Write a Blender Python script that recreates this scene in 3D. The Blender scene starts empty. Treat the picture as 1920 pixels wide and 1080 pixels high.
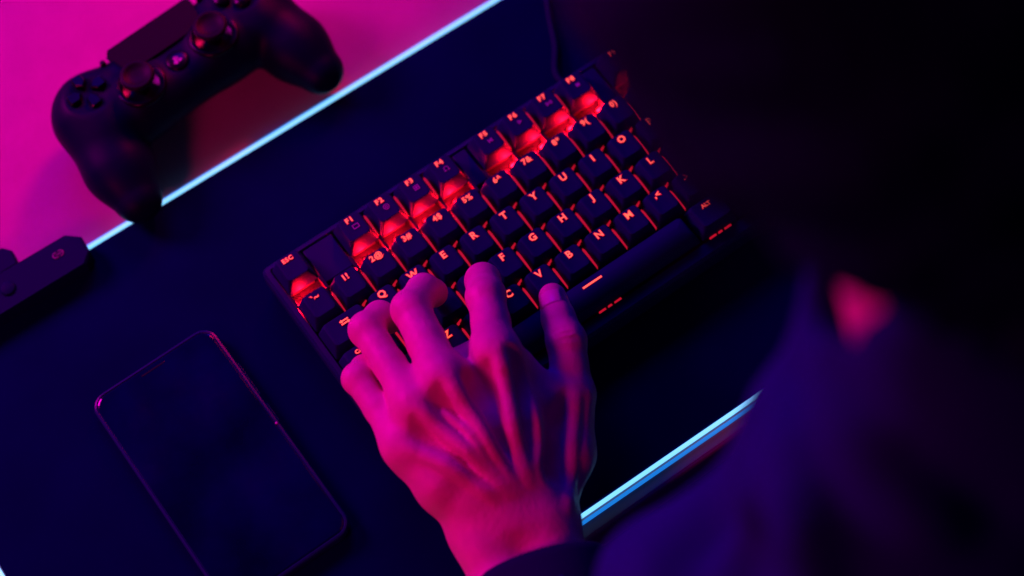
import bpy, bmesh, math
import numpy as np
from mathutils import Matrix, Vector

S = 0.001                                   # everything below is written in millimetres
SC = bpy.context.scene
COL = SC.collection

# ------------------------------------------------------------------ camera
cam_d = bpy.data.cameras.new('camera')
cam = bpy.data.objects.new('camera', cam_d)
COL.objects.link(cam)
cam.matrix_world = Matrix(((0.815671, 0.538312, -0.211899, -0.1084),
                           (-0.576562, 0.726338, -0.374177, -0.41114),
                           (-0.047514, 0.427378, 0.902823, 0.8962),
                           (0, 0, 0, 1)))
cam_d.sensor_width = 36.0
cam_d.lens = 65.625
cam_d.clip_start = 0.02
cam_d.clip_end = 50
cam_d.dof.use_dof = True
cam_d.dof.focus_distance = 0.942
cam_d.dof.aperture_fstop = 2.9
SC.camera = cam

# ------------------------------------------------------------------ world and lamps
w = bpy.data.worlds.new('World')
SC.world = w
w.use_nodes = True
w.node_tree.nodes['Background'].inputs[0].default_value = (0.005, 0.0, 1.0, 1)
w.node_tree.nodes['Background'].inputs[1].default_value = 0.018


def area(name, loc, target, size, power, color):
    d = bpy.data.lights.new(name, 'AREA')
    d.shape = 'RECTANGLE'
    d.size, d.size_y = size[0] * S, size[1] * S
    d.energy = power
    d.color = color
    o = bpy.data.objects.new(name, d)
    COL.objects.link(o)
    o.location = Vector(loc) * S
    o.rotation_euler = (Vector(target) - Vector(loc)).to_track_quat('-Z', 'Y').to_euler()
    return o


area('magenta_lamp', (-330, 590, 430), (20, -20, 40), (220, 220), 5.7, (1.0, 0.0, 0.74))
area('red_lamp', (-520, -200, 420), (20, -60, 40), (140, 140), 1.9, (1.0, 0.003, 0.22))
rear = area('rear_red_lamp', (430, 440, 380), (30, 200, 0), (120, 120), 0.32, (1.0, 0.003, 0.10))
rear.data.spread = math.radians(40)
area('blue_lamp', (300, 800, 760), (120, -100, 0), (500, 300), 4.6, (0.004, 0.0, 1.0))

SC.view_settings.view_transform = 'Standard'
SC.view_settings.look = 'None'
SC.view_settings.exposure = 0.0
SC.view_settings.gamma = 1.0
SC.view_settings.use_curve_mapping = False
SC.cycles.use_denoising = True


# ------------------------------------------------------------------ materials
def mat(name, col, rough=0.5, spec=0.5, emit=None, estr=0.0, bump=None, var=None, sss=0.0,
        rvar=None, sheen=0.0, coat=0.0, metallic=0.0):
    m = bpy.data.materials.new(name)
    m.use_nodes = True
    nt = m.node_tree
    b = nt.nodes['Principled BSDF']
    b.inputs['Base Color'].default_value = (*col, 1)
    b.inputs['Roughness'].default_value = rough
    b.inputs['Specular IOR Level'].default_value = spec
    b.inputs['Metallic'].default_value = metallic
    b.inputs['Sheen Weight'].default_value = sheen
    b.inputs['Coat Weight'].default_value = coat
    if emit:
        b.inputs['Emission Color'].default_value = (*emit, 1)
        b.inputs['Emission Strength'].default_value = estr
    tc = nt.nodes.new('ShaderNodeTexCoord')
    if var:                                  # var = (scale, second colour)
        n = nt.nodes.new('ShaderNodeTexNoise')
        n.inputs['Scale'].default_value = var[0]
        n.inputs['Detail'].default_value = 6
        nt.links.new(tc.outputs['Object'], n.inputs['Vector'])
        r = nt.nodes.new('ShaderNodeValToRGB')
        r.color_ramp.elements[0].position = 0.32
        r.color_ramp.elements[1].position = 0.68
        r.color_ramp.elements[0].color = (*col, 1)
        r.color_ramp.elements[1].color = (*var[1], 1)
        nt.links.new(n.outputs[0], r.inputs[0])
        nt.links.new(r.outputs[0], b.inputs['Base Color'])
    if rvar:                                 # rvar = (scale, low, high)
        n = nt.nodes.new('ShaderNodeTexNoise')
        n.inputs['Scale'].default_value = rvar[0]
        n.inputs['Detail'].default_value = 5
        nt.links.new(tc.outputs['Object'], n.inputs['Vector'])
        mr = nt.nodes.new('ShaderNodeMapRange')
        mr.inputs['From Min'].default_value = 0.35
        mr.inputs['From Max'].default_value = 0.7
        mr.inputs['To Min'].default_value = rvar[1]
        mr.inputs['To Max'].default_value = rvar[2]
        nt.links.new(n.outputs[0], mr.inputs[0])
        nt.links.new(mr.outputs[0], b.inputs['Roughness'])
    if bump:                                 # bump = (scale, distance in mm, strength)
        n = nt.nodes.new('ShaderNodeTexNoise')
        n.inputs['Scale'].default_value = bump[0]
        n.inputs['Detail'].default_value = 4
        nt.links.new(tc.outputs['Object'], n.inputs['Vector'])
        bp = nt.nodes.new('ShaderNodeBump')
        bp.inputs['Distance'].default_value = bump[1] * S
        bp.inputs['Strength'].default_value = bump[2]
        nt.links.new(n.outputs[0], bp.inputs['Height'])
        nt.links.new(bp.outputs[0], b.inputs['Normal'])
    if sss:
        b.inputs['Subsurface Weight'].default_value = sss
        b.inputs['Subsurface Radius'].default_value = (1.0, 0.35, 0.2)
        b.inputs['Subsurface Scale'].default_value = 0.003
    return m


M = {
    'desk': mat('desk_laminate', (0.34, 0.19, 0.24), 0.5, 0.3, bump=(900, 0.05, 0.3), var=(40, (0.31, 0.17, 0.22))),
    'edge': mat('desk_edging', (0.03, 0.03, 0.035), 0.6),
    'floor': mat('floor_carpet', (0.015, 0.015, 0.018), 0.9, bump=(300, 1.0, 0.6), var=(30, (0.025, 0.025, 0.03))),
    'cloth': mat('pad_cloth', (0.0006, 0.0006, 0.040), 0.9, 0.02, bump=(2600, 0.12, 0.6), var=(18, (0.0009, 0.0008, 0.052))),
    'glow': mat('edge_light_tube', (0.3, 0.6, 0.9), 0.4, emit=(0.19, 0.61, 1.0), estr=1.4),
    'lip': mat('lip_fringe_glow', (0.1, 0.3, 0.5), 0.4, emit=(0.010, 0.20, 0.72), estr=1.0),
    'halo': mat('legend_halo_glow', (0.3, 0.03, 0.03), 0.5, emit=(1.0, 0.012, 0.045), estr=0.58),  # emissive red outline imitating the halo of light round each legend
    'box': mat('control_box_plastic', (0.0012, 0.0012, 0.045), 0.65, 0.06, bump=(1500, 0.05, 0.4)),
    'paint': mat('pale_print', (0.42, 0.42, 0.45), 0.6),
    'dim_print': mat('dim_print', (0.16, 0.14, 0.2), 0.6),
    'case': mat('keyboard_case', (0.004, 0.003, 0.075), 0.5, 0.2, bump=(2200, 0.04, 0.4), rvar=(60, 0.42, 0.6)),
    'plate': mat('keyboard_plate', (0.012, 0.006, 0.02), 0.7, 0.1, bump=(1200, 0.05, 0.3)),
    'switch': mat('switch_housing', (0.02, 0.02, 0.02), 0.4),
    'key': mat('keycap_plastic', (0.006, 0.005, 0.080), 0.6, 0.10, bump=(3000, 0.05, 0.5), rvar=(45, 0.52, 0.68)),
    'legend': mat('backlit_legend', (0.5, 0.2, 0.15), 0.5, emit=(1.0, 0.13, 0.035), estr=1.5),
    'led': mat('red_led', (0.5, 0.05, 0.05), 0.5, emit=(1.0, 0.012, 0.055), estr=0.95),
    'leak': mat('red_leak_glow', (0.1, 0.01, 0.01), 0.5, emit=(1.0, 0.010, 0.05), estr=0.52),
    'skin': mat('skin', (0.62, 0.38, 0.32), 0.50, 0.4, sss=0.08, bump=(430, 0.42, 0.8), var=(110, (0.70, 0.42, 0.36)), rvar=(200, 0.40, 0.6)),
    'nail': mat('nail', (0.72, 0.50, 0.45), 0.28, 0.5),
    'jacket': mat('jacket_cloth', (0.010, 0.004, 0.12), 0.9, 0.04, bump=(1500, 0.25, 0.5), var=(25, (0.014, 0.005, 0.15))),
    'rib': mat('ribbed_cuff', (0.006, 0.005, 0.05), 0.9, 0.1, bump=(900, 0.3, 0.6)),
    'hair': mat('black_hair', (0.0008, 0.0008, 0.030), 0.7, 0.04, bump=(250, 1.5, 0.7)),
    'trousers': mat('dark_trousers', (0.015, 0.015, 0.02), 0.9),
    'pad_shell': mat('gamepad_shell', (0.0010, 0.0009, 0.024), 0.5, 0.08, bump=(2600, 0.05, 0.5), rvar=(50, 0.42, 0.6)),
    'pad_gloss': mat('gamepad_gloss', (0.0010, 0.0010, 0.005), 0.28, 0.22),
    'rubber': mat('stick_rubber', (0.0012, 0.0010, 0.008), 0.55, 0.15),
    'phone': mat('phone_metal', (0.008, 0.003, 0.10), 0.28, 0.28),
    'glass': mat('phone_glass', (0.0006, 0.0005, 0.020), 0.10, 0.35, rvar=(28, 0.05, 0.22), var=(22, (0.0014, 0.001, 0.062))),  # blue mottling in the colour imitates reflections on the screen
    'lens': mat('phone_speaker', (0.004, 0.004, 0.005), 0.3),
    'touch': mat('touch_plate_matt', (0.0015, 0.0012, 0.008), 0.65, 0.12, bump=(3500, 0.08, 0.6)),
    'cable': mat('cable_jacket', (0.004, 0.004, 0.05), 0.7, 0.1),
}


# ------------------------------------------------------------------ mesh helpers (mm in, metres out)
def link(name, me, m, parent=None, smooth=False):
    o = bpy.data.objects.new(name, me)
    COL.objects.link(o)
    if m is not None and len(me.materials) == 0:
        me.materials.append(M[m])
    if smooth:
        me.shade_smooth()
    if parent is not None:
        o.parent = parent
    return o


def pydata(name, vs, fs, m, parent=None, smooth=False):
    me = bpy.data.meshes.new(name)
    me.from_pydata([(v[0] * S, v[1] * S, v[2] * S) for v in vs], [], fs)
    me.update()
    bm = bmesh.new()
    bm.from_mesh(me)
    bmesh.ops.recalc_face_normals(bm, faces=bm.faces)
    bm.to_mesh(me)
    bm.free()
    return link(name, me, m, parent, smooth)


def empty(name, loc=(0, 0, 0)):
    o = bpy.data.objects.new(name, None)
    COL.objects.link(o)
    o.location = Vector(loc) * S
    o.empty_display_size = 0.02
    return o


def tag(o, label=None, cat=None, group=None, kind=None):
    if label:
        o['label'] = label
    if cat:
        o['category'] = cat
    if group:
        o['group'] = group
    if kind:
        o['kind'] = kind
    return o


def loft(loops, cap0=True, cap1=True):
    """loops: list of equally long closed rings of points."""
    vs, fs = [], []
    n = len(loops[0])
    for L in loops:
        vs += [tuple(p) for p in L]
    for k in range(len(loops) - 1):
        for i in range(n):
            j = (i + 1) % n
            fs.append((k * n + i, k * n + j, (k + 1) * n + j, (k + 1) * n + i))
    if cap0:
        fs.append(tuple(range(n - 1, -1, -1)))
    if cap1:
        fs.append(tuple((len(loops) - 1) * n + i for i in range(n)))
    return vs, fs


def rrect(cx, cy, hx, hy, r, z, seg=4, zf=None):
    pts = []
    r = min(r, hx, hy)
    for q, (sx, sy) in enumerate(((1, 1), (-1, 1), (-1, -1), (1, -1))):
        for k in range(seg + 1):
            a = math.pi / 2 * (q + k / seg)
            x = cx + sx * (hx - r) + r * math.cos(a)
            y = cy + sy * (hy - r) + r * math.sin(a)
            pts.append((x, y, z + (zf(x, y) if zf else 0)))
    return pts


def rbox(name, x0, x1, y0, y1, z0, z1, r, m, parent=None, bev=0.6, seg=4):
    cx, cy, hx, hy = (x0 + x1) / 2, (y0 + y1) / 2, (x1 - x0) / 2, (y1 - y0) / 2
    b = min(bev, (z1 - z0) / 2.2, hx * .6, hy * .6)
    L = [rrect(cx, cy, hx - b, hy - b, max(r - b, .05), z0, seg), rrect(cx, cy, hx, hy, r, z0 + b, seg),
         rrect(cx, cy, hx, hy, r, z1 - b, seg), rrect(cx, cy, hx - b * .35, hy - b * .35, max(r - b * .35, .05), z1 - b * .3, seg),
         rrect(cx, cy, hx - b, hy - b, max(r - b, .05), z1, seg)]
    return pydata(name, *loft(L), m, parent)


def lathe(name, prof, c, m, parent=None, n=32, smooth=True, axis=None):
    L = []
    for r, z in prof:
        L.append([(r * math.cos(2 * math.pi * i / n), r * math.sin(2 * math.pi * i / n), z) for i in range(n)])
    vs, fs = loft(L)
    R = Matrix.Identity(3)
    if axis is not None:
        R = Vector((0, 0, 1)).rotation_difference(Vector(axis).normalized()).to_matrix()
    vs = [tuple(R @ Vector(v) + Vector(c)) for v in vs]
    return pydata(name, vs, fs, m, parent, smooth)


def tube(name, pts, r, m, parent=None, n=10, smooth=True, closed=False):
    P = [Vector(p) for p in pts]
    rr = r if isinstance(r, (list, tuple)) else [r] * len(P)
    loops = []
    up = Vector((0, 0, 1))
    for i, p in enumerate(P):
        t = (P[min(i + 1, len(P) - 1)] - P[max(i - 1, 0)]).normalized()
        s = t.cross(up)
        if s.length < 1e-4:
            s = Vector((1, 0, 0))
        s.normalize()
        u = s.cross(t)
        loops.append([p + (s * math.cos(2 * math.pi * k / n) + u * math.sin(2 * math.pi * k / n)) * rr[i] for k in range(n)])
    return pydata(name, *loft(loops), m, parent, smooth)


def prism(name, poly, z0, z1, m, parent=None, bev=0.0):
    """poly (list of x,y, counter clockwise) extruded; small chamfer on top."""
    L = [[(x, y, z0) for x, y in poly], [(x, y, z1 - bev) for x, y in poly]]
    if bev:
        c = Vector((sum(p[0] for p in poly) / len(poly), sum(p[1] for p in poly) / len(poly)))
        L.append([tuple(c + (Vector(p) - c) * (1 - bev / max((Vector(p) - c).length, 1))) + (z1,) for p in poly])
    return pydata(name, *loft(L), m, parent)


def smooth_path(pts, n=12):
    """Catmull-Rom through pts."""
    P = [Vector(p) for p in pts]
    P = [P[0] * 2 - P[1]] + P + [P[-1] * 2 - P[-2]]
    out = []
    for i in range(1, len(P) - 2):
        for k in range(n):
            t = k / n
            a, b, c, d = P[i - 1], P[i], P[i + 1], P[i + 2]
            out.append(0.5 * ((2 * b) + (c - a) * t + (2 * a - 5 * b + 4 * c - d) * t * t + (3 * b - a - 3 * c + d) * t ** 3))
    out.append(P[-2])
    return out


# ------------------------------------------------------------------ implicit surfaces (organic bodies)
class Field:
    def __init__(s, lo, hi, h):
        s.lo = np.array(lo, float)
        s.h = h
        n = np.ceil((np.array(hi) - s.lo) / h).astype(int) + 1
        ax = [np.arange(n[k], dtype=np.float32) * h + lo[k] for k in range(3)]
        s.X, s.Y, s.Z = np.meshgrid(*ax, indexing='ij', sparse=True)
        s.n = n
        s.F = np.full(n, 1e3, np.float32)

    def cap(s, a, b, ra, rb, flat=None):
        """distance to a tapered capsule; flat=(axis vector, factor) squashes it."""
        a = np.array(a, np.float32)
        b = np.array(b, np.float32)
        X, Y, Z = s.X - a[0], s.Y - a[1], s.Z - a[2]
        d = b - a
        L2 = float(d @ d) + 1e-9
        t = np.clip((X * d[0] + Y * d[1] + Z * d[2]) / L2, 0, 1)
        dx, dy, dz = X - t * d[0], Y - t * d[1], Z - t * d[2]
        q = dx * dx + dy * dy + dz * dz
        if flat is not None:
            v, k = np.array(flat[0], float), flat[1]
            v = v / np.linalg.norm(v)
            e = dx * v[0] + dy * v[1] + dz * v[2]
            q = q + e * e * (k * k - 1)
        return np.sqrt(q) - (ra + (rb - ra) * t)

    def ell(s, c, r, R=None):
        X, Y, Z = s.X - c[0], s.Y - c[1], s.Z - c[2]
        if R is not None:
            X, Y, Z = (R[k][0] * X + R[k][1] * Y + R[k][2] * Z for k in range(3))
        q = np.sqrt((X / r[0]) ** 2 + (Y / r[1]) ** 2 + (Z / r[2]) ** 2)
        return (q - 1) * min(r)

    def box(s, c, hx, r, ang=0.0):
        X, Y, Z = s.X - c[0], s.Y - c[1], s.Z - c[2]
        ca, sa = math.cos(ang), math.sin(ang)
        X, Y = ca * X + sa * Y, -sa * X + ca * Y
        qx, qy, qz = np.abs(X) - hx[0] + r, np.abs(Y) - hx[1] + r, np.abs(Z) - hx[2] + r
        return np.sqrt(np.maximum(qx, 0) ** 2 + np.maximum(qy, 0) ** 2 + np.maximum(qz, 0) ** 2) + \
            np.minimum(np.maximum(np.maximum(qx, qy), qz), 0) - r

    def add(s, d, k=4.0):
        hh = np.maximum(k - np.abs(s.F - d), 0) / k
        s.F = np.minimum(s.F, d) - hh * hh * k * 0.25

    def cut(s, d, k=2.0):
        hh = np.maximum(k - np.abs(s.F + d), 0) / k
        s.F = np.maximum(s.F, -d) + hh * hh * k * 0.25

    def mesh(s):
        F = s.F
        n = s.n
        inside = F < 0
        c = [n[0] - 1, n[1] - 1, n[2] - 1]
        acc = np.zeros((*c, 3), np.float32)
        cnt = np.zeros(c, np.float32)
        quads = []
        corners = [(i, j, k) for i in (0, 1) for j in (0, 1) for k in (0, 1)]
        sl = lambda o: tuple(slice(o[a], o[a] + c[a]) for a in range(3))
        for a in range(3):
            for o in corners:
                if o[a]:
                    continue
                o2 = list(o)
                o2[a] = 1
                f0, f1 = F[sl(o)], F[sl(o2)]
                cr = (f0 < 0) != (f1 < 0)
                t = np.where(cr, f0 / np.where(cr, f0 - f1, 1), 0)
                for b in range(3):
                    acc[..., b] += np.where(cr, o[b] + (t if a == b else 0), 0)
                cnt += cr
        act = cnt > 0
        idx = np.full(c, -1, np.int64)
        ii = np.argwhere(act)
        idx[act] = np.arange(len(ii))
        V = (ii + acc[act] / cnt[act][:, None]) * s.h + s.lo
        for a in range(3):
            b, d = (a + 1) % 3, (a + 2) % 3
            s0 = [slice(None)] * 3
            s1 = [slice(None)] * 3
            s0[a] = slice(0, n[a] - 1)
            s1[a] = slice(1, n[a])
            for q in (b, d):
                s0[q] = slice(1, n[q] - 1)
                s1[q] = slice(1, n[q] - 1)
            i0, i1 = inside[tuple(s0)], inside[tuple(s1)]
            E = np.argwhere(i0 != i1)
            if not len(E):
                continue
            flip = i0[tuple(E.T)]
            E[:, b] += 1
            E[:, d] += 1
            db = np.zeros(3, int)
            db[b] = 1
            dd = np.zeros(3, int)
            dd[d] = 1
            q = np.stack([idx[tuple((E - db - dd).T)], idx[tuple((E - dd).T)], idx[tuple(E.T)], idx[tuple((E - db).T)]], 1)
            q = np.where(flip[:, None], q, q[:, ::-1])
            quads.append(q)
        return V, np.concatenate(quads)


def relax(V, Q, it=2, lam=0.5):
    e = np.concatenate([Q[:, [0, 1]], Q[:, [1, 2]], Q[:, [2, 3]], Q[:, [3, 0]]])
    e = np.concatenate([e, e[:, ::-1]])
    n = len(V)
    deg = np.bincount(e[:, 0], minlength=n).astype(float)[:, None]
    for k in range(it * 2):
        a = np.stack([np.bincount(e[:, 0], V[e[:, 1], j], n) for j in range(3)], 1) / np.maximum(deg, 1)
        V = V + (a - V) * (lam if k % 2 == 0 else -lam * 1.04)
    return V


def np_mesh(name, parts):
    """one mesh from several (V, Q) numpy pieces."""
    off = 0
    vs, qs = [], []
    for V, Q in parts:
        vs.append(V)
        qs.append(Q + off)
        off += len(V)
    V = np.concatenate(vs).astype(np.float32) * S
    Q = np.concatenate(qs).astype(np.int32)
    me = bpy.data.meshes.new(name)
    me.vertices.add(len(V))
    me.vertices.foreach_set('co', V.ravel())
    me.loops.add(Q.size)
    me.loops.foreach_set('vertex_index', Q.ravel())
    me.polygons.add(len(Q))
    me.polygons.foreach_set('loop_start', np.arange(0, Q.size, 4, dtype=np.int32))
    me.update(calc_edges=True)
    me.validate()
    me.shade_smooth()
    return me


# ------------------------------------------------------------------ setting: desk, floor
DESK = rbox('desk', -900, 1000, -176, 620, -30, 0, 4, 'desk', None, bev=2.0)
tag(DESK, kind='structure')
FLOOR = pydata('floor', [(-3000, -3000, -730), (3000, -3000, -730), (3000, 3000, -730), (-3000, 3000, -730)], [(0, 1, 2, 3)], 'floor')
tag(FLOOR, kind='structure')

# ------------------------------------------------------------------ lit mouse pad
PX0, PX1, PY0, PY1 = -196, 604, -166, 113
pad = empty('mouse_pad', ((PX0 + PX1) / 2, (PY0 + PY1) / 2, 0))
pad.rotation_euler[2] = math.radians(-0.5)
tag(pad, 'large black cloth mouse pad with a glowing cyan light tube round its edge', 'mouse pad')
hx, hy = (PX1 - PX0) / 2, (PY1 - PY0) / 2
rbox('cloth_top', -hx + 1.5, hx - 1.5, -hy + 1.5, hy - 1.5, 0.4, 4.0, 14, 'cloth', pad, bev=0.5, seg=6)
R0 = rrect(0, 0, hx + .2, hy + .2, 15.7, 3.2, 10)
loops = []
nR = len(R0)
for i in range(nR):
    p = Vector(R0[i])
    t = (Vector(R0[(i + 1) % nR]) - Vector(R0[i - 1])).normalized()
    s = t.cross(Vector((0, 0, 1)))
    loops.append([tuple(p + s * 1.15 * math.cos(2 * math.pi * k / 10) + Vector((0, 0, 1)) * 1.15 * math.sin(2 * math.pi * k / 10)) for k in range(10)])
vs, fs = loft(loops + [loops[0]], False, False)
pydata('edge_light', vs, fs, 'glow', pad, True)
L = [rrect(0, 0, hx + 2.0, hy + 2.0, 17.4, 0.15, 10), rrect(0, 0, hx + 3.6, hy + 3.6, 19.0, 0.4, 10), rrect(0, 0, hx + 3.2, hy + 3.2, 18.6, 1.7, 10), rrect(0, 0, hx + 2.2, hy + 2.2, 17.6, 2.2, 10)]
pydata('edge_fringe_lip', *loft(L, False, False), 'lip', pad, True)  # lip emits blue to imitate the fringe of the light tube
oc = Vector(((PX0 + PX1) / 2, (PY0 + PY1) / 2))


def padxy(x, y):
    return x - oc.x, y - oc.y


# control box that clips over the far edge
poly = [padxy(*p) for p in ((-190, 99.0), (-77, 99.0), (-71.5, 104), (-71.0, 114.5), (-77.5, 120.5), (-190, 121.5))]
cb = prism('control_box', poly, 4.4, 15.5, 'box', pad, 1.2)
poly = [padxy(*p) for p in ((-150, 121.8), (-106.5, 122.2), (-105.5, 131), (-109, 135.5), (-150, 137))]
prism('cable_boot', poly, 3.5, 13.0, 'box', pad, 1.0)
bx, by = padxy(-86.5, 112)
# small emblem on the box: two facing brackets round a bar
em = []
for k in range(11):
    a = math.radians(60 + 240 * k / 10)
    em.append((bx - 1.1 + 1.7 * math.cos(a), by + 1.6 * math.sin(a), 15.75))
tube('emblem', em, 0.42, 'dim_print', cb, n=6)
em = []
for k in range(9):
    a = math.radians(-120 + 240 * k / 8)
    em.append((bx + 1.5 + 1.5 * math.cos(a), by + 1.7 * math.sin(a), 15.75))
tube('emblem', em, 0.4, 'dim_print', cb, n=6)
rbox('emblem', bx - 1.2, bx + 2.4, by - .35, by + .35, 15.4, 16.1, .3, 'dim_print', cb, bev=.2)
lathe('mode_button', [(4.2, 15.0), (4.2, 16.2), (3.4, 16.8)], (*padxy(-118, 110), 0), 'box', cb, n=24)
tube('usb_cable', smooth_path([(*padxy(-140, 130), 8), (*padxy(-170, 150), 4), (*padxy(-260, 200), 3), (*padxy(-330, 330), 3), (*padxy(-340, 480), 3)]), 2.2, 'cable', pad)

# ------------------------------------------------------------------ keyboard
U = 19.05
ROWY = [23.4, -2.5, -21.6, -40.65, -59.7, -78.75]
KX0, KX1, KY0, KY1 = -4.2, 290.0, -96.5, 37.0
kb = empty('keyboard', ((KX0 + KX1) / 2, (KY0 + KY1) / 2, 4))
tag(kb, 'black mechanical keyboard with red backlit letters under the hand', 'keyboard')
KO = Vector(kb.location) / S


def kv(vs):
    return [(v[0] - KO.x, v[1] - KO.y, v[2] - KO.z) for v in vs]


def kbox(name, x0, x1, y0, y1, z0, z1, r, m, parent=None, bev=.6, seg=4):
    return rbox(name, x0 - KO.x, x1 - KO.x, y0 - KO.y, y1 - KO.y, z0 - KO.z, z1 - KO.z, r, m, parent or kb, bev, seg)


kbox('bottom_case', KX0 + 1, KX1 - 1, KY0 + 1, KY1 - 1, 5.5, 17.5, 4, 'case', bev=2.0)
# frame with a sloping inner and outer chamfer: rings of a rounded rectangle
ix0, ix1, iy0, iy1 = 0.2, 285.9, -88.9, 33.2
cx, cy = (KX0 + KX1) / 2, (KY0 + KY1) / 2
icx, icy = (ix0 + ix1) / 2, (iy0 + iy1) / 2
L = [rrect(cx, cy, (KX1 - KX0) / 2, (KY1 - KY0) / 2, 4, 15.5, 5),
     rrect(cx, cy, (KX1 - KX0) / 2, (KY1 - KY0) / 2, 4, 23.5, 5),
     rrect(cx, cy, (KX1 - KX0) / 2 - 1.4, (KY1 - KY0) / 2 - 1.4, 3, 25.6, 5),
     rrect(icx, icy, (ix1 - ix0) / 2 + 0.5, (iy1 - iy0) / 2 + 0.5, 1.5, 25.9, 5),
     rrect(icx, icy, (ix1 - ix0) / 2, (iy1 - iy0) / 2, 1.2, 25.3, 5),
     rrect(icx, icy, (ix1 - ix0) / 2, (iy1 - iy0) / 2, 1.2, 17.0, 5)]
vs, fs = loft([kv(q) for q in L], False, False)
pydata('frame', vs, fs, 'case', kb)
kbox('switch_plate', ix0 + .05, ix1 - .05, iy0 + .05, iy1 - .05, 17.7, 19.6, 1, 'plate', bev=.2)
# blank filler panels in the function row
for x0, x1 in ((19.6, 37.6), (114.8, 123.5), (200.4, 209.3)):
    kbox('filler_panel', x0, x1, 10.0, 32.9, 19.7, 25.2, .8, 'case', bev=.7)

key_cache = {}


def keycap_mesh(wu, row, convex=False):
    k = (round(wu, 3), row, convex)
    if k in key_cache:
        return key_cache[k]
    g = U * (wu - 1) / 2
    hxb, hyb = 9.02 + g, 9.02
    hxt, hyt = 6.1 + g, 6.75
    tilt = {0: 0.05, 1: 0.05, 2: 0.02, 3: 0.0, 4: -0.03, 5: -0.03}[row]
    top = {0: 36.6, 1: 36.6, 2: 36.0, 3: 35.6, 4: 35.6, 5: 35.4}[row]

    def dish(x, y):
        xx = max(0.0, abs(x) - g) * (1 if x > 0 else -1) if not convex else 0
        d = (-0.5 * (1 - (xx / 6.1) ** 2)) if not convex else -0.055 * (y - 1.0) ** 2
        return d + tilt * y
    z = top
    L = [rrect(0, 0, hxb - .7, hyb - .7, .8, 25.9, 4), rrect(0, 0, hxb, hyb, 1.0, 25.9, 4), rrect(0, 0, hxb - .1, hyb - .1, 1.0, 26.7, 4),
         rrect(0, 0, hxt + .55, hyt + .55, 2.2, z - 1.1, 4, lambda x, y: tilt * y + (-.055 * (y - 1) ** 2 if convex else 0)),
         rrect(0, 0, hxt + .12, hyt + .12, 2.1, z - .28, 4, lambda x, y: tilt * y + (-.055 * (y - 1) ** 2 if convex else 0)),
         rrect(0, 0, hxt - .5, hyt - .5, 1.9, z + .02, 4, dish if convex else (lambda x, y: dish(x, y) * .75 + tilt * y * .25))]
    for f in (.72, .45, .2):
        L.append(rrect(0, 0, hxt * f if not g else g + 6.1 * f, hyt * f, 1.6 * f, z, 4, dish))
    vs, fs = loft(L)
    me = bpy.data.meshes.new('keycap')
    me.from_pydata([(v[0] * S, v[1] * S, v[2] * S) for v in vs], [], fs)
    me.update()
    bm = bmesh.new()
    bm.from_mesh(me)
    bmesh.ops.recalc_face_normals(bm, faces=bm.faces)
    bm.to_mesh(me)
    bm.free()
    me.materials.append(M['key'])
    me.shade_smooth()
    try:
        me.set_sharp_from_angle(angle=math.radians(38))
    except Exception:
        pass
    key_cache[k] = me
    return me


text_cache = {}


def text_layer(txt, size, off, sp, z):
    c = bpy.data.curves.new('legend', 'FONT')
    c.body = txt
    c.size = size * S
    c.align_x = 'CENTER'
    c.offset = off * S
    c.extrude = 0.02 * S
    c.space_character = sp
    c.resolution_u = 2
    o = bpy.data.objects.new('legend_tmp', c)
    COL.objects.link(o)
    bpy.context.view_layer.update()
    me = bpy.data.meshes.new_from_object(o)
    bpy.data.objects.remove(o)
    bpy.data.curves.remove(c)
    vs = [(v.co.x, v.co.y, v.co.z + z * S) for v in me.vertices]
    fs = [tuple(p.vertices) for p in me.polygons]
    bpy.data.meshes.remove(me)
    return vs, fs


def text_mesh(txt, size, sp=1.0):
    """printed window of a backlit legend: bright core, halo of light added as a wider red outline."""
    k = (txt, size, sp)
    if k in text_cache:
        return text_cache[k]
    v0, f0 = text_layer(txt, size, .006 * size, sp, 0.05)
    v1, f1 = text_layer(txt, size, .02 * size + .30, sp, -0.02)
    xs, ys = [v[0] for v in v0], [v[1] for v in v0]
    ox, oy = (min(xs) + max(xs)) / 2, (min(ys) + max(ys)) / 2
    n0 = len(v0)
    me = bpy.data.meshes.new('legend')
    me.from_pydata([(x - ox, y - oy, z) for x, y, z in v0 + v1], [], f0 + [tuple(i + n0 for i in f) for f in f1])
    me.materials.append(M['legend'])
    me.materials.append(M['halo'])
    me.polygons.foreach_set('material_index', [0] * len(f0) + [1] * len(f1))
    me.update()
    text_cache[k] = me
    return me


def bars_mesh(bars, m):
    """flat strokes given as (x0,y0,x1,y1,width) in mm."""
    vs, fs = [], []
    for x0, y0, x1, y1, wd in bars:
        a, b = Vector((x0, y0)), Vector((x1, y1))
        t = (b - a).normalized()
        n = Vector((-t.y, t.x)) * wd / 2
        a, b = a - t * wd * .3, b + t * wd * .3
        k = len(vs)
        q = [a - n, b - n, b + n, a + n]
        vs += [(p.x, p.y, -.02) for p in q] + [(p.x, p.y, .03) for p in q]
        fs += [(k + 4, k + 5, k + 6, k + 7), (k, k + 3, k + 2, k + 1)] + [(k + i, k + (i + 1) % 4, k + 4 + (i + 1) % 4, k + 4 + i) for i in range(4)]
    me = bpy.data.meshes.new('legend')
    me.from_pydata([(v[0] * S, v[1] * S, v[2] * S) for v in vs], [], fs)
    me.update()
    me.materials.append(M[m])
    return me


def ring_bars(r, wd, n=12, a0=0, a1=360, cx=0, cy=0):
    P = [(cx + r * math.cos(math.radians(a0 + (a1 - a0) * i / n)), cy + r * math.sin(math.radians(a0 + (a1 - a0) * i / n))) for i in range(n + 1)]
    return [(*P[i], *P[i + 1], wd) for i in range(n)]


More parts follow.
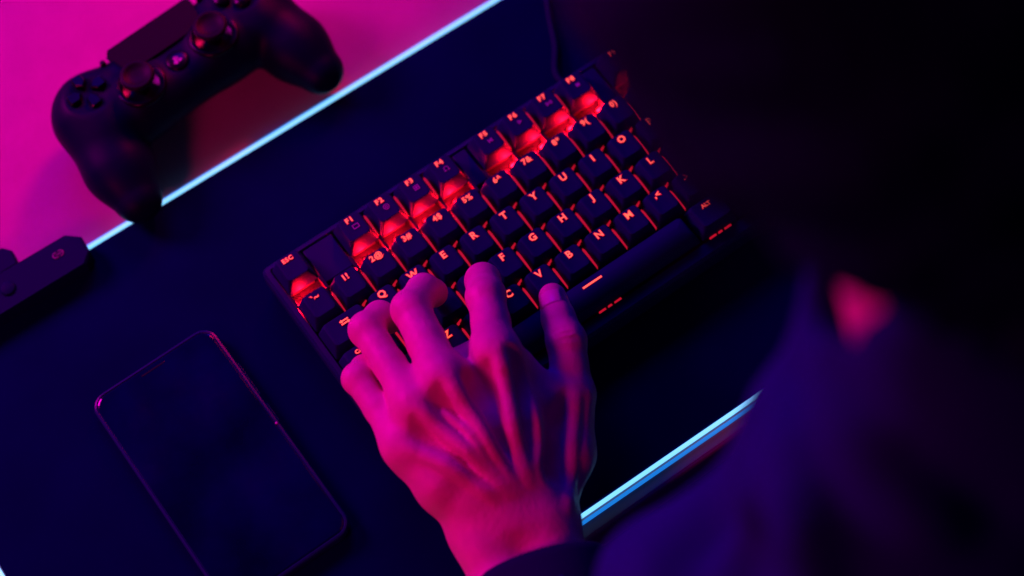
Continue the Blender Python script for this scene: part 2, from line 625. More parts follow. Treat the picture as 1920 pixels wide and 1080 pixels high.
ROWTOP = {0: 36.6, 1: 36.6, 2: 36.0, 3: 35.6, 4: 35.6, 5: 35.4}
ROWTILT = {0: 0.05, 1: 0.05, 2: 0.02, 3: 0.0, 4: -0.03, 5: -0.03}
ICONS = {
    'F1': [(-1.6, -1.1, 1.6, -1.1, .4), (1.6, -1.1, 1.6, 1.1, .4), (1.6, 1.1, -1.6, 1.1, .4), (-1.6, 1.1, -1.6, -1.1, .4)],
    'F2': ring_bars(1.5, .4) + ring_bars(.6, .5),
    'F3': [(-1.3, -1.2, 1.3, -1.2, .4), (1.3, -1.2, 1.3, 1.2, .4), (1.3, 1.2, -1.3, 1.2, .4), (-1.3, 1.2, -1.3, -1.2, .4), (-1.3, 0, 1.3, 0, .5), (0, -1.2, 0, 1.2, .5)],
    'F4': ring_bars(1.25, .45, 10, -50, 230) + [(-1.5, -1.1, -.6, -1.1, .5), (.6, -1.1, 1.5, -1.1, .5)],
    'F5': [(-1.2, -1, -1.2, 1, .5), (-.7, 0, .9, .9, .6), (-.7, 0, .9, -.9, .6), (.9, -.9, .9, .9, .5)],
    'F6': [(-1.0, .9, .8, 0, .6), (-1.0, -.9, .8, 0, .6), (-1.0, -.9, -1.0, .9, .5)],
    'F7': [(-1.6, .9, .0, 0, .6), (-1.6, -.9, .0, 0, .6), (-1.6, -.9, -1.6, .9, .5), (.7, -.9, .7, .9, .5), (1.5, -.9, 1.5, .9, .5)],
    'F8': [(-.8, -.5, .8, -.5, 1.0), (-.8, .5, .8, .5, 1.0)],
    'TAB': [(-2.3, .8, 2.2, .8, .55), (-2.2, -.8, 2.3, -.8, .55), (-2.3, .8, -1.4, 1.4, .4), (-2.3, .8, -1.4, .2, .4), (2.3, -.8, 1.4, -.2, .4), (2.3, -.8, 1.4, -1.4, .4)],
    'SPACE': [(-5.6, 0, 5.6, 0, .85)],
    'BKSP': [(-2.3, 0, 2.2, 0, .6), (-2.3, 0, -1.2, .9, .5), (-2.3, 0, -1.2, -.9, .5)],
    'ENT': [(-2.2, -.3, 2.0, -.3, .6), (2.0, -.3, 2.0, 1.2, .6), (-2.2, -.3, -1.2, .5, .5), (-2.2, -.3, -1.2, -1.1, .5)],
    'UP': [(0, -1.4, 0, 1.5, .6), (0, 1.5, -1.2, .3, .5), (0, 1.5, 1.2, .3, .5)],
}
icon_cache = {}


def icon(k, m):
    if (k, m) not in icon_cache:
        if m == 'legend':
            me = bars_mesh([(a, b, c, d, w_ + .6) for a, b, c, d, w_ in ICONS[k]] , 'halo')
            n0, f0 = len(me.vertices), len(me.polygons)
            bm = bmesh.new()
            bm.from_mesh(me)
            core = bars_mesh(ICONS[k], 'legend')
            for v in core.vertices:
                v.co.z += .07 * S
            bm.from_mesh(core)
            bm.faces.ensure_lookup_table()
            for i, f in enumerate(bm.faces):
                f.material_index = 1 if i >= f0 else 0
            bm.to_mesh(me)
            bm.free()
            me.materials.append(M['legend'])
            icon_cache[(k, m)] = me
        else:
            icon_cache[(k, m)] = bars_mesh(ICONS[k], m)
    return icon_cache[(k, m)]


def place(me, name, key, lx, ly, row, dz=0.0):
    o = link(name, me, None, key)
    o.location = (lx * S, ly * S, (ROWTOP[row] + ROWTILT[row] * ly - .06 + dz) * S)
    o.rotation_euler[0] = math.atan(ROWTILT[row])
    return o


KEYS = []
KEYS += [(0, .5, 1, 'ESC')] + [(0, 2.5 + i, 1, 'F%d' % (i + 1)) for i in range(4)] + [(0, 7 + i, 1, 'F%d' % (i + 5)) for i in range(4)] + [(0, 11.5 + i, 1, 'F%d' % (i + 9)) for i in range(4)]
KEYS += [(1, .5 + i, 1, t) for i, t in enumerate(('`~', '1!', '2@', '3#', '4$', '5%', '6^', '7&', '8*', '9(', '0)', '-_', '=+'))] + [(1, 14, 2, 'BKSP')]
KEYS += [(2, .75, 1.5, 'TAB')] + [(2, 2 + i, 1, t) for i, t in enumerate('QWERTYUIOP')] + [(2, 12, 1, '[{'), (2, 13, 1, ']}'), (2, 14.25, 1.5, '\\|')]
KEYS += [(3, .875, 1.75, 'CAPS')] + [(3, 2.25 + i, 1, t) for i, t in enumerate('ASDFGHJKL')] + [(3, 11.25, 1, ';:'), (3, 12.25, 1, '\'"'), (3, 13.875, 2.25, 'ENT')]
KEYS += [(4, 1.125, 2.25, 'UP')] + [(4, 2.75 + i, 1, t) for i, t in enumerate('ZXCVBNM')] + [(4, 9.75, 1, ',<'), (4, 10.75, 1, '.>'), (4, 11.75, 1, '/?'), (4, 13.625, 2.75, 'UP')]
KEYS += [(5, .625, 1.25, 'CTRL'), (5, 1.875, 1.25, 'WIN'), (5, 3.125, 1.25, 'ALT'), (5, 6.875, 6.25, 'SPACE'), (5, 10.625, 1.25, 'ALT'), (5, 11.875, 1.25, 'FN'), (5, 13.125, 1.25, 'APP'), (5, 14.375, 1.25, 'CTRL')]

for x in [U * q for q in (0.02, 1, 2, 3, 4, 5, 6, 6.5, 7.5, 8.5, 9.5, 10.5, 11, 12, 13, 14, 14.98)]:
    kbox('light_blocker', x - .9, x + .9, 6.3, 15.4, 19.65, 26.2, .3, 'switch', bev=.2)   # added dark walls that keep each function key's red light apart
sw_me = None
leak_v = {}
for row, u, wu, t in KEYS:
    X, Y = u * U, ROWY[row]
    k = link('keycap', keycap_mesh(wu, row, t == 'SPACE'), None, kb)
    k.location = ((X - KO.x) * S, (Y - KO.y) * S, -KO.z * S)
    g = -U * (wu - 1) / 2 * (.55 if wu > 1.3 else 0)
    if t in ('TAB', 'BKSP', 'ENT', 'UP'):
        place(icon(t, 'legend'), 'legend', k, 0 if t == 'TAB' else g, 3.0 if t != 'TAB' else 2.4, row)
    elif t == 'SPACE':
        place(icon(t, 'legend'), 'legend', k, -2.5, 2.6, row, .12)
    elif t == 'ESC':
        place(text_mesh('ESC', 3.3, 1.2), 'legend', k, -.2, 4.3, row)
    elif row == 0:
        place(text_mesh(t, 3.9, 1.3), 'legend', k, -.3, 4.3, row)
        if t in ICONS:
            place(icon(t, 'paint'), 'icon', k, 1.0, -.6, row)
    elif len(t) == 1:
        place(text_mesh(t, 5.6), 'legend', k, -.2, 3.6, row)
    elif len(t) == 2 and row < 5:
        place(text_mesh(t, 4.5, 1.12), 'legend', k, -.4, 3.9, row)
    else:
        place(text_mesh(t, 3.0, 1.05), 'legend', k, g, 3.8, row)
    # switch body under the cap
    if sw_me is None:
        L = [rrect(0, 0, 7, 7, .6, 19.7), rrect(0, 0, 7, 7, .6, 22.0), rrect(0, 0, 5.2, 5.0, .6, 25.6)]
        vs, fs = loft(L)
        sw_me = bpy.data.meshes.new('switch')
        sw_me.from_pydata([(a * S, b * S, c * S) for a, b, c in vs], [], fs)
        sw_me.materials.append(M['switch'])
    s = link('switch', sw_me, None, kb)
    s.location = k.location


def kmesh(key, maker, m):
    if key not in leak_v:
        vs, fs = maker()
        me = bpy.data.meshes.new('backlight')
        me.from_pydata([(a * S, b * S, c * S) for a, b, c in vs], [], fs)
        bm = bmesh.new()
        bm.from_mesh(me)
        bmesh.ops.recalc_face_normals(bm, faces=bm.faces)
        bm.to_mesh(me)
        bm.free()
        me.materials.append(M[m])
        leak_v[key] = me
    return leak_v[key]


def streak():                                # added glowing sliver imitating LED light on the next cap's wall
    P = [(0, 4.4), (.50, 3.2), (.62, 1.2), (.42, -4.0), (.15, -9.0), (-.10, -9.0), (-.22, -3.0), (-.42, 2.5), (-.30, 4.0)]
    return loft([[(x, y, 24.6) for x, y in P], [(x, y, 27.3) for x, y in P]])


def spur():  # small glowing sliver imitating light leaking at a cap corner
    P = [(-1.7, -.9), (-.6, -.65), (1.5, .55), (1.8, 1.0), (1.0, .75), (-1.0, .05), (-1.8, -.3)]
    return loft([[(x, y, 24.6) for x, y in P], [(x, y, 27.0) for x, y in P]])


def chip():
    P = rrect(0, 0, 1.6, 1.1, .3, 0, 2)
    return loft([[(x, y, 19.7) for x, y, z in P], [(x, y, 21.0) for x, y, z in P]])


def dash(a, b):  # glowing dashes imitating light leaking along the front edge
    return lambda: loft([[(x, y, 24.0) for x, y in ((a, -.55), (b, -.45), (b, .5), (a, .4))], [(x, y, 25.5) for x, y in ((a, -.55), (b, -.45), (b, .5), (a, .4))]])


def klink(name, me, x, y):
    o = link(name, me, None, kb)
    o.location = ((x - KO.x) * S, (y - KO.y) * S, -KO.z * S)
    return o


for row, u, wu, t in KEYS:
    X, Y = u * U, ROWY[row]
    right = X + wu * U / 2
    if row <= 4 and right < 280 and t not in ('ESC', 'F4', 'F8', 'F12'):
        klink('leak_glow', kmesh('streak', streak, 'leak'), right, Y + (1.2 if row else 2.5))
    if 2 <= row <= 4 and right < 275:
        klink('leak_glow', kmesh('spur', spur, 'leak'), right + 1.0, Y + 9.4)
    if row == 0:                             # per-key LED in the wide gap below the function row
        d = bpy.data.lights.new('key_led', 'POINT')
        d.energy = 0.19
        d.color = (1.0, 0.002, 0.014)
        d.shadow_soft_size = 0.0016
        o = bpy.data.objects.new('key_led', d)
        COL.objects.link(o)
        o.parent = kb
        o.location = ((X + (-2.0 if u < 6 else 6.5) - KO.x) * S, (9.6 - KO.y) * S, (22.2 - KO.z) * S)
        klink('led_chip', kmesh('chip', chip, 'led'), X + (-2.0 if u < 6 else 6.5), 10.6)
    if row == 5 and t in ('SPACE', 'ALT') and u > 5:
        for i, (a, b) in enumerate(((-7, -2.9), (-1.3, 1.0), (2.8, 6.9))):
            klink('leak_glow', kmesh('d%d' % i, dash(a, b), 'leak'), X, -88.3)
tube('cable', [tuple(Vector(q) - KO) for q in smooth_path([(196, 36, 10), (196, 50, 8), (207, 66, 6.2), (216, 84, 6), (238, 125, 6), (262, 200, 2.5), (250, 330, 2.5), (270, 480, 2.5)])], 2.0, 'cable', kb)

# ------------------------------------------------------------------ smartphone
ph = empty('smartphone', (-77, -36, 4.0))
ph.rotation_euler[2] = math.radians(0.6)
tag(ph, 'black smartphone lying face up on the mouse pad beside the keyboard', 'phone')
PHX, PHY = 37.0, 69.5
L = [rrect(0, 0, PHX - 1.6, PHY - 1.6, 7.4, 0.3, 8), rrect(0, 0, PHX, PHY, 9, 1.6, 8), rrect(0, 0, PHX, PHY, 9, 6.2, 8),
     rrect(0, 0, PHX - .5, PHY - .5, 8.5, 7.3, 8), rrect(0, 0, PHX - 1.5, PHY - 1.5, 7.5, 7.7, 8), rrect(0, 0, PHX - 2.0, PHY - 2.0, 7.0, 7.2, 8)]
pydata('frame', *loft(L), 'phone', ph)
L = [rrect(0, 0, PHX - 2.2, PHY - 2.2, 6.8, 7.0, 8), rrect(0, 0, PHX - 2.2, PHY - 2.2, 6.8, 7.45, 8), rrect(0, 0, PHX - 3.0, PHY - 3.0, 6.2, 7.75, 8)]
sc = pydata('screen', *loft(L), 'glass', ph)
rbox('earpiece', -7, 7, PHY - 5.4, PHY - 4.5, 7.7, 7.85, .4, 'lens', sc, bev=.05)
rbox('side_button', PHX - .3, PHX + .8, 2, 14, 3.0, 5.2, .4, 'phone', ph, bev=.2)
rbox('side_button', PHX - .3, PHX + .8, 20, 42, 3.0, 5.2, .4, 'phone', ph, bev=.2)
rbox('card_tray', -22, -10, PHY - .4, PHY + .25, 3.0, 5.0, .2, 'lens', ph, bev=.1)
lathe('status_light', [(.7, 7.5), (.7, 7.9), (.3, 8.0)], (PHX - 1.6, 0.5, 0), 'paint', ph, n=12)

# ------------------------------------------------------------------ gamepad
GA = math.radians(4.0)
GC = Vector((24.5, 164.0, 0))
gp = empty('gamepad', GC)
gp.rotation_euler[2] = GA
tag(gp, 'black game controller with two thumbsticks lying across the lit far edge of the pad', 'game controller')
G = Field((-92, -78, 1), (92, 48, 60), 1.5)
G.add(G.box((0, 6, 29), (58, 21, 13), 9), 6)
for s_ in (-1, 1):
    G.add(G.cap((s_ * 50, 12, 26), (s_ * 50, 12, 29), 20, 19.5, ((0, 0, 1), 1.25)), 10)
    G.add(G.cap((s_ * 54, 8, 26), (s_ * 59, -24, 21), 20.5, 18.5, ((0, 0, 1), 1.1)), 12)
    G.add(G.cap((s_ * 59, -24, 21), (s_ * 61.5, -43, 18), 18.0, 13.5, ((0, 0, 1), 1.08)), 8)
    G.add(G.cap((s_ * 24, -2, 26), (s_ * 24, -2, 36), 17, 14), 7)
    G.cut(G.cap((s_ * 24, -2, 44), (s_ * 24, -2, 60), 10.8, 13), 1.5)
    # recessed dish for the button clusters
    G.cut(G.ell((s_ * 49, 13, 46.5), (14.2, 14.2, 3.4)), 1.2)
    # bumper step at the far edge
    G.add(G.box((s_ * 47, 25, 25), (14, 7, 8), 6), 5)
G.cut(G.box((0, -36, 28), (28, 12, 40), 10), 8)
G.add(G.cap((-30, -10, 27), (30, -10, 27), 11, 11), 8)
V, Q = G.mesh()
V = relax(V, Q, 2)
shell = link('shell', np_mesh('shell', [(V, Q)]), 'pad_shell', gp)
# touch plate
L = []
for z, k in ((40, 1.0), (43.0, .6), (43.6, .965)):
    L.append([(x * k, 18 + (y - 18) * k, z) for x, y in ((-22, 8.5), (22, 8.5), (26, 12), (28.5, 27), (26.5, 29), (-26.5, 29), (-28.5, 27), (-26, 12))])
pydata('touch_plate', *loft(L), 'touch', gp)
for s_ in (-1, 1):
    lathe('stick_ring', [(12.4, 41.5), (14.0, 43.8), (13.4, 45.0), (12.2, 45.2), (11.6, 43.0), (11.0, 40.0)], (s_ * 24, -2, 0), 'pad_gloss', gp)
    st = lathe('thumbstick', [(4.5, 38), (4.5, 48), (8.6, 51.0), (9.2, 52.4), (9.2, 54.0), (8.4, 54.8), (7.2, 54.9), (6.4, 54.0), (3, 53.4), (.2, 53.2)], (s_ * 24, -2, 0), 'rubber', gp)
    lathe('stick_rim', [(9.25, 52.6), (9.5, 53.2), (9.25, 53.9), (8.9, 53.2)], (s_ * 24, -2, 0), 'pad_gloss', st)
    bar = lathe('menu_button', [(1.7, 40), (1.7, 43.2), (1.2, 43.6)], (s_ * 32.0, 24, 0), 'pad_gloss', gp, n=16)
    rbox('bumper', s_ * 46 - 12, s_ * 46 + 12, 28, 33.5, 20, 31, 2.6, 'pad_gloss', gp, bev=2.0)
# home button with a small raised mark
hb = lathe('home_button', [(6.2, 40.5), (6.2, 43.1), (5.4, 43.6), (.2, 43.4)], (0, -1.5, 0), 'pad_gloss', gp, n=28)
me = bars_mesh([(-.9, -2.0, -.9, 2.1, 1.0), (-.6, 2.0, 1.0, 1.2, .9), (1.0, 1.2, .9, .2, .8), (.9, .2, -.4, -.2, .7), (-2.6, -1.0, -1.4, -.5, .7), (-2.6, -1.0, -1.6, -1.7, .7), (.4, -1.1, 2.2, -.6, .6), (.6, -1.6, 2.3, -1.2, .6)], 'paint')
o = link('mark', me, None, hb)
o.location = (0, -1.5 * S, 43.75 * S)
# left cluster: four arrow keys; right cluster: four round buttons
for k in range(4):
    a = math.pi / 2 * k
    ca, sa = math.cos(a), math.sin(a)
    P = [(3.0, 0), (5.6, -3.1), (10.6, -3.1), (11.2, -2.4), (11.2, 2.4), (10.6, 3.1), (5.6, 3.1)]
    P = [(-49 + ca * x - sa * y, 13 + sa * x + ca * y) for x, y in P]
    prism('arrow_button', P, 42.0, 47.2, 'pad_gloss', gp, .7)
    lathe('action_button', [(4.6, 42), (4.6, 46.6), (4.1, 47.3), (.2, 47.6)], (49 + 8.2 * ca, 13 + 8.2 * sa, 0), 'pad_gloss', gp, n=24)

# ------------------------------------------------------------------ person
HAND = {
    'i': [(58.8, -94.1, 71.0, 11.3), (74.1, -61.9, 63.0, 9.9), (80.3, -49.1, 52.0, 8.9), (82.4, -46.6, 44.6, 7.8)],
    'm': [(30.7, -91.3, 73.0, 11.6), (40.4, -45.7, 63.0, 10), (52.8, -36.9, 54.0, 8.6), (57.7, -36.8, 45.0, 7.6)],
    'r': [(12.4, -92.4, 68.0, 10.6), (17.5, -39.6, 58.0, 9.0), (27.8, -34.0, 50.0, 8.0), (31.2, -35.4, 44.0, 7.2)],
    'p': [(-2.3, -102.6, 59.0, 9.6), (0.2, -56.8, 53.0, 7.9), (6.5, -52.2, 47.5, 7.2), (9.2, -52.1, 43.5, 6.6)],
}
h = Field((-30, -226, 14), (120, -22, 90), 1.0)
WR = (20.8, -159.7, 34.0)
for key, base in (('i', (34.6, -160, 41)), ('m', (24.6, -159, 43)), ('r', (15.6, -156, 42)), ('p', (8.8, -152, 38))):
    a, b, c, d = HAND[key]
    mid = tuple(np.array(base) * .45 + np.array(a[:3]) * .55 + np.array((0, 0, 3.0)))
    h.add(h.cap(base, mid, 15.0, 12.0), 8)
    h.add(h.cap(mid, a[:3], 12.0, a[3] - .6), 7)
for key in 'imrp':                           # fingers stay separate: small blend
    a, b, c, d = HAND[key]
    A_, B_ = np.array(a[:3]), np.array(b[:3])
    pm = tuple(A_ * .45 + B_ * .55)
    rm = b[3] * (.96 if key in 'im' else .89)
    h.add(h.cap(a[:3], pm, a[3] - 1.2, rm), 7.0 if key in 'im' else 5.0)
    h.add(h.cap(pm, b[:3], rm, b[3] - .5), 2.2)
    h.add(h.cap(b[:3], c[:3], b[3] - .6, c[3]), 2.0)
    h.add(h.cap(c[:3], d[:3], c[3], d[3]), 2.0)
    h.add(h.ell((a[0], a[1] + 1, a[2] + 2.4), (7.6, 10.5, 8.4)), 10)      # knuckle
    h.add(h.ell((b[0], b[1], b[2] + .3), (b[3] * 1.0, b[3] * .98, b[3] * .98)), 2.5)
# flesh between the metacarpal heads
for a, b in (((56, -99, 58), (34, -97, 60.5)), ((34, -97, 60.5), (14, -99, 56)), ((14, -99, 56), (1, -107, 49)), ((46, -122, 58.5), (27, -121, 59.5)), ((27, -121, 59.5), (12, -123, 53)), ((12, -123, 53), (4, -127, 46)), ((40, -141, 51), (14, -139, 49)), ((54, -112, 56), (44, -120, 58))):
    h.add(h.cap(a, b, 11.5, 11.5), 7)
# webs between the fingers
for a, b, r in (((60, -83, 56), (36, -80, 57), 8.0), ((31, -80, 57), (16, -79, 54), 7.0), ((11, -93, 51), (-1, -97, 47), 6.5)):
    h.add(h.cap(a, b, r, r), 5)
# thumb
T = [(44, -156, 32, 14), (63.7, -144.8, 37, 12.2), (82.5, -123.7, 45, 10.6), (89.2, -110.5, 48.5, 9.2), (94.8, -100.6, 51, 10.0), (99.2, -87.8, 49.5, 8.4), (104.4, -75.4, 47.0, 7.1)]
for k in range(len(T) - 1):
    h.add(h.cap(T[k][:3], T[k + 1][:3], T[k][3], T[k + 1][3]), 7 if k < 2 else 2.5)
h.add(h.cap((66, -101, 60), (71, -121, 48), 8.5, 8.5), 7)
h.add(h.cap((71, -121, 48), (52, -116, 54), 9, 10), 8)
h.add(h.cap((62, -140, 38), (48, -128, 46), 9, 10.5), 9)
# wrist and forearm
h.add(h.cap((7.8, -151.5, 37), (33.8, -166.5, 38), 15.5, 16.5), 8)
h.add(h.cap((6.8, -154.5, 36), (-1, -192, 36), 14.5, 18.0), 8)
h.add(h.cap((31.8, -166.5, 37), (21, -202, 36), 15.5, 18.5), 8)
h.add(h.cap((-1, -192, 36), (-10, -236, 35), 18.0, 22.0), 8)
h.add(h.cap((21, -202, 36), (12, -240, 35), 18.5, 22.0), 8)
h.add(h.ell((1, -160, 42), (7, 9, 8)), 7)    # ulna head


def skin_z(x, y):
    i_, j_ = int(round((x - h.lo[0]) / h.h)), int(round((y - h.lo[1]) / h.h))
    c_ = h.F[i_, j_]
    k_ = np.nonzero(c_ < 0)[0][-1]
    return float(h.lo[2] + (k_ + c_[k_] / (c_[k_] - c_[k_ + 1])) * h.h)


def on_skin(path, n=5):
    P = smooth_path([(x, y, 0) for x, y in path], n)
    return [(p.x, p.y, skin_z(p.x, p.y)) for p in P]


GROOVES = [([(45, -104), (41, -116), (36, -130), (33, -142)], 9.0, .5), ([(22, -103), (23, -116), (24, -129), (26, -142)], 9.0, 1.1),
           ([(6, -108), (10, -118), (15, -130), (20, -142)], 9.0, 1.1), ([(63, -108), (58, -118), (51, -131), (45, -143)], 10.0, 2.2), ([(78, -132), (66, -144), (54, -154)], 9.0, 1.4)]
RIDGES = [([(58.5, -98), (51, -114), (43, -131), (35, -151)], 2.6, 1.0, 4.0), ([(30.7, -96), (30.5, -112), (29.5, -130), (28, -151)], 2.6, 1.1, 4.0),
          ([(12.4, -97), (16, -113), (20.5, -130), (24, -150)], 2.4, 1.0, 4.0), ([(-2, -107), (5, -119), (12, -134), (18, -148)], 2.2, .7, 4.0),
          ([(83, -124), (70, -140), (56, -156), (44, -170)], 2.4, .8, 4.0),
          ([(21, -105), (24.5, -120), (24, -134), (26, -150)], 1.3, .8, 2.4)]
CUTS = [(on_skin(p), r, d) for p, r, d in GROOVES]
RIDG = [(on_skin(p), r, d, k) for p, r, d, k in RIDGES]
for P, r, d in CUTS:
    for k, (a, b) in enumerate(zip(P[:-1], P[1:])):
        e = [d * math.sin(math.pi * min(1, max(0.02, (k + q) / (len(P) - 1)))) for q in (0, 1)]
        h.cut(h.cap((a[0], a[1], a[2] + r - e[0]), (b[0], b[1], b[2] + r - e[1]), r, r), 4)
for P, r, d, kk in RIDG:
    for k, (a, b) in enumerate(zip(P[:-1], P[1:])):
        e = [d * min(1.0, 4 * f, 4 * (1 - f)) - .5 * (1 - min(1.0, 4 * f, 4 * (1 - f))) for f in (k / (len(P) - 1), (k + 1) / (len(P) - 1))]
        h.add(h.cap((a[0], a[1], a[2] - r + e[0] - .4), (b[0], b[1], b[2] - r + e[1] - .4), r, r), kk)
# skin folds over the thumb joint and the finger joints
for y_ in (-97.0, -100.0, -103.2):
    p = on_skin([(89.5, y_ + 1.6), (93.5, y_), (98, y_ - 2.2)], 3)
    for a, b in zip(p[:-1], p[1:]):
        h.cut(h.cap(a, b, .55, .55), .8)
V, Q = h.mesh()
V = relax(V, Q, 2)
parts = [(V, Q)]
# head and neck
HC = np.array((137.5, -208.5, 476.5))
hd = Field((30, -360, 280), (270, -80, 600), 4.0)
fd = np.array((0.0, 0.90, -0.43))
up = np.array((0.0, 0.43, 0.90))
rt = np.array((1.0, 0, 0))
RR = np.stack([rt, fd, up])
L_ = lambda x, y, z: tuple(HC + rt * x + fd * y + up * z)
hd.add(hd.ell(L_(0, -8, 18), (74, 92, 84), RR), 1)
hd.add(hd.ell(L_(0, 40, -38), (54, 46, 66), RR), 25)
hd.add(hd.cap(L_(0, -30, -40), (146, -292, 335), 52, 54), 14)
hd.add(hd.cap(L_(0, 84, 2), L_(0, 102, -26), 7, 11), 9)                     # nose
hd.add(hd.cap(L_(-34, 72, 14), L_(34, 72, 14), 10, 10), 12)                 # brow
for s_ in (-1, 1):
    hd.cut(hd.ell(L_(s_ * 31, 88, -2), (15, 9, 9), RR), 8)
    hd.add(hd.ell(L_(s_ * 31, 74, -2), (12, 10, 9), RR), 3)                  # eye
    hd.add(hd.ell(L_(s_ * 76, -6, -14), (9, 18, 30), RR), 6)                # ear
hd.add(hd.cap(L_(-17, 84, -54), L_(17, 84, -54), 6, 6), 7)                  # mouth
hd.add(hd.ell(L_(0, 74, -88), (24, 18, 16), RR), 14)                        # chin
person = link('person', np_mesh('person', parts), 'skin')
link('head', np_mesh('head', [hd.mesh()]), 'skin', person)
tag(person, 'person in a dark jacket seen from above, left hand on the keyboard', 'person')

# thumb nail: a small curved plate
vs, fs = [], []
nt_, nu = 7, 7
ax = Vector((104.4, -75.4, 47.0)) - Vector((98.9, -87.8, 49.5))
ax.normalize()
nrm = Vector((-.30, -.12, .94))
nrm = (nrm - ax * nrm.dot(ax)).normalized()
sd = ax.cross(nrm)
for lay in (0, 1):
    for i in range(nt_):
        for j in range(nu):
            t = i / (nt_ - 1)
            a = (j / (nu - 1) - .5) * 1.75 * (1 if 0 < i < nt_ - 1 else .8)
            r = 8.40 - .75 * t + (.35 if lay else -.6)
            c = Vector((100.6, -84.0, 48.7)) + ax * (t * 10.8)
            vs.append(tuple(c + nrm * (r * math.cos(a) - .25 - (1.3 * t ** 4)) + sd * r * .95 * math.sin(a)))
n_ = nt_ * nu
for i in range(nt_ - 1):
    for j in range(nu - 1):
        a = i * nu + j
        fs.append((a, a + 1, a + nu + 1, a + nu))
        fs.append((n_ + a, n_ + a + nu, n_ + a + nu + 1, n_ + a + 1))
per = [j for j in range(nu)] + [i * nu + nu - 1 for i in range(1, nt_)] + [(nt_ - 1) * nu + j for j in range(nu - 2, -1, -1)] + [i * nu for i in range(nt_ - 2, 0, -1)]
for a, b in zip(per, per[1:] + per[:1]):
    fs.append((a, b, n_ + b, n_ + a))
pydata('thumb_nail', vs, fs, 'nail', person, True)

# hair
hr = Field((10, -360, 320), (290, -60, 630), 4.0)
hr.add(hr.ell(L_(0, -10, 20), (94, 106, 98), RR), 1)
hr.add(hr.ell(L_(4, -56, -14), (84, 62, 74), RR), 20)
hr.add(hr.ell((131, -309, 416), (32, 28, 32)), 12)
hr.add(hr.ell((97, -266, 437), (24, 28, 20)), 10)
hr.cut(hr.ell(L_(8, 128, -72), (44, 62, 70), RR), 8)
hr.add(hr.ell(L_(-68, -8, -14), (20, 30, 42), RR), 10)
hr.F += (2.4 * np.sin(hr.X * .16 + 2 * np.sin(hr.Y * .05)) * np.sin(hr.Y * .11 + hr.Z * .13) + 1.3 * np.sin(hr.X * .33 + hr.Z * .21) * np.sin(hr.Y * .29)).astype(np.float32)
link('hair', np_mesh('hair', [hr.mesh()]), 'hair', person)

# jacket: torso, shoulders, sleeves and collar with folds
j = Field((-170, -560, -190), (480, -130, 470), 5.0)
SHL, SHR = (94, -314, 290), (305, -300, 300)
j.add(j.cap((188, -330, -150), (188, -315, 120), 120, 122, ((0, 1, 0), 1.25)), 1)
j.add(j.cap((188, -315, 120), (180, -292, 270), 122, 96, ((0, 1, 0), 1.25)), 40)
j.add(j.cap(SHL, SHR, 54, 54), 25)
j.add(j.cap((150, -290, 322), (147, -275, 386), 74, 68), 14)                # collar
j.add(j.cap(SHL, (-45, -415, 62), 52, 50), 20)
j.add(j.cap((-45, -415, 62), (-16, -262, 36), 50, 38), 14)
j.add(j.cap((-16, -262, 36), (10, -205, 33), 38, 33), 10)
j.add(j.cap(SHR, (420, -330, 90), 58, 50), 30)
j.add(j.cap((420, -330, 90), (400, -150, 45), 50, 38), 14)
j.add(j.cap((20, -300, 190), (34, -281, 219), 44, 38), 12)                  # loose cloth of the upper sleeve and chest
j.add(j.cap((34, -281, 219), (85, -269, 292), 37, 22), 10)
j.add(j.cap((85, -269, 292), (112, -250, 335), 17, 11), 10)
j.add(j.cap((40, -297, 212), (100, -306, 238), 46, 50), 20)
j.cut(j.cap((145, -288, 356), (137, -232, 460), 59, 68), 5)
X, Y, Z = j.X, j.Y, j.Z


def cloth_z(x, y):
    i_, j_ = int(round((x - j.lo[0]) / j.h)), int(round((y - j.lo[1]) / j.h))
    c_ = j.F[i_, j_]
    k_ = np.nonzero(c_ < 0)[0][-1]
    return float(j.lo[2] + k_ * j.h + j.h * c_[k_] / (c_[k_] - c_[k_ + 1]))


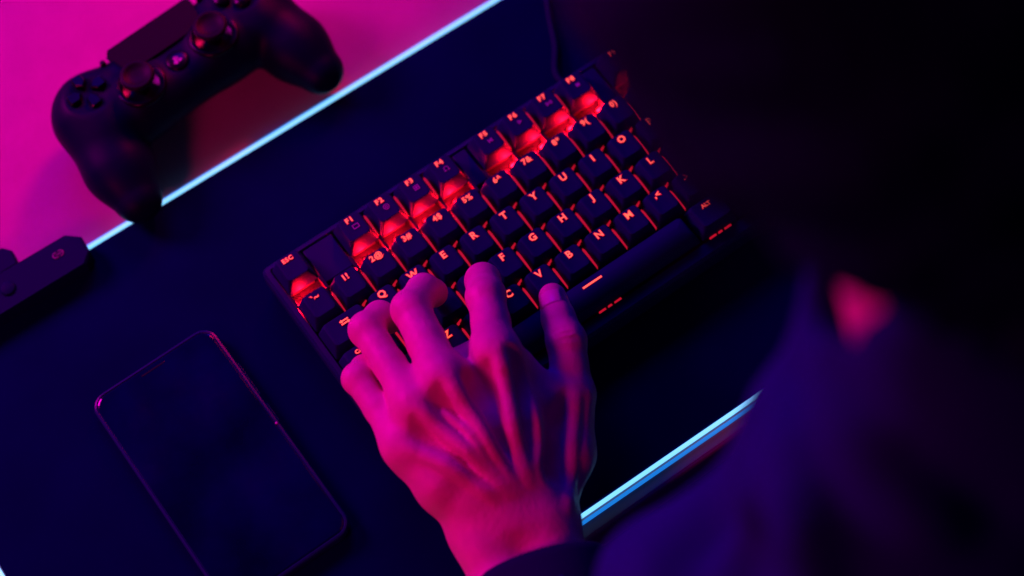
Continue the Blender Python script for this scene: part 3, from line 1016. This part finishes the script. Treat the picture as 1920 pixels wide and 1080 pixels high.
FOLDS = [[(76, -272), (60, -286), (48, -304), (42, -324)], [(56, -276), (36, -288), (16, -306), (0, -330)], [(96, -258), (88, -276), (82, -298), (78, -322)]]
FOLDS = [[(p.x, p.y, cloth_z(p.x, p.y)) for p in smooth_path([(x, y, 0) for x, y in q], 4)] for q in FOLDS]
for q in FOLDS:
    for a, b in zip(q[:-1], q[1:]):
        j.add(j.cap((a[0], a[1], a[2] - 3), (b[0], b[1], b[2] - 3), 9, 9), 9)
j.F += (4.5 * np.sin((X * .55 + Y * .25 + Z * .22) * .085 + 1.4 * np.sin(Z * .021 + X * .008)) + 2.6 * np.sin((X * .3 - Y * .8 + Z * .5) * .11 + 2 * np.sin(X * .03)) * np.sin(Z * .04 + .6)).astype(np.float32)
j.cut(j.cap((26, -140, 33), (10, -206, 33), 40, 31.5), 2)                   # opening for the hand
jk = link('jacket', np_mesh('jacket', [j.mesh()]), 'jacket', person)
# ribbed cuff round the wrist
ca, cb_ = Vector((19.0, -183.0, 36.5)), Vector((7.0, -217.5, 36.0))
axd = (cb_ - ca).normalized()
sdx = axd.cross(Vector((0, 0, 1))).normalized()
upx = sdx.cross(axd)
rings = []
prof = [(0, 25.5), (0, 28.0), (2, 30.2), (5, 31.0), (16, 32.5), (26, 34.5), (36, 35.5), (46, 36.5), (46, 30), (5, 26.5)]
for t, r in prof:
    ring = []
    for k in range(64):
        a = 2 * math.pi * k / 64
        rr_ = r + (.45 if k % 2 else -.45) * (1 if 2 < t < 40 and r > 29 else .2) + .9 * math.sin(3 * a + t * .12)
        ring.append(tuple(ca + axd * t + sdx * rr_ * 1.10 * math.cos(a) + upx * rr_ * .84 * math.sin(a) - axd * 2.5 * math.sin(a)))
    rings.append(ring)
vs, fs = loft(rings + [rings[0]], False, False)
pydata('cuff', vs, fs, 'rib', jk, True)
# trousers
tr = Field((60, -420, -320), (320, 80, -110), 7.0)
for s_ in (-1, 1):
    tr.add(tr.cap((188 + s_ * 55, -340, -190), (188 + s_ * 75, 30, -200), 78, 60), 20)
link('trousers', np_mesh('trousers', [tr.mesh()]), 'trousers', person)
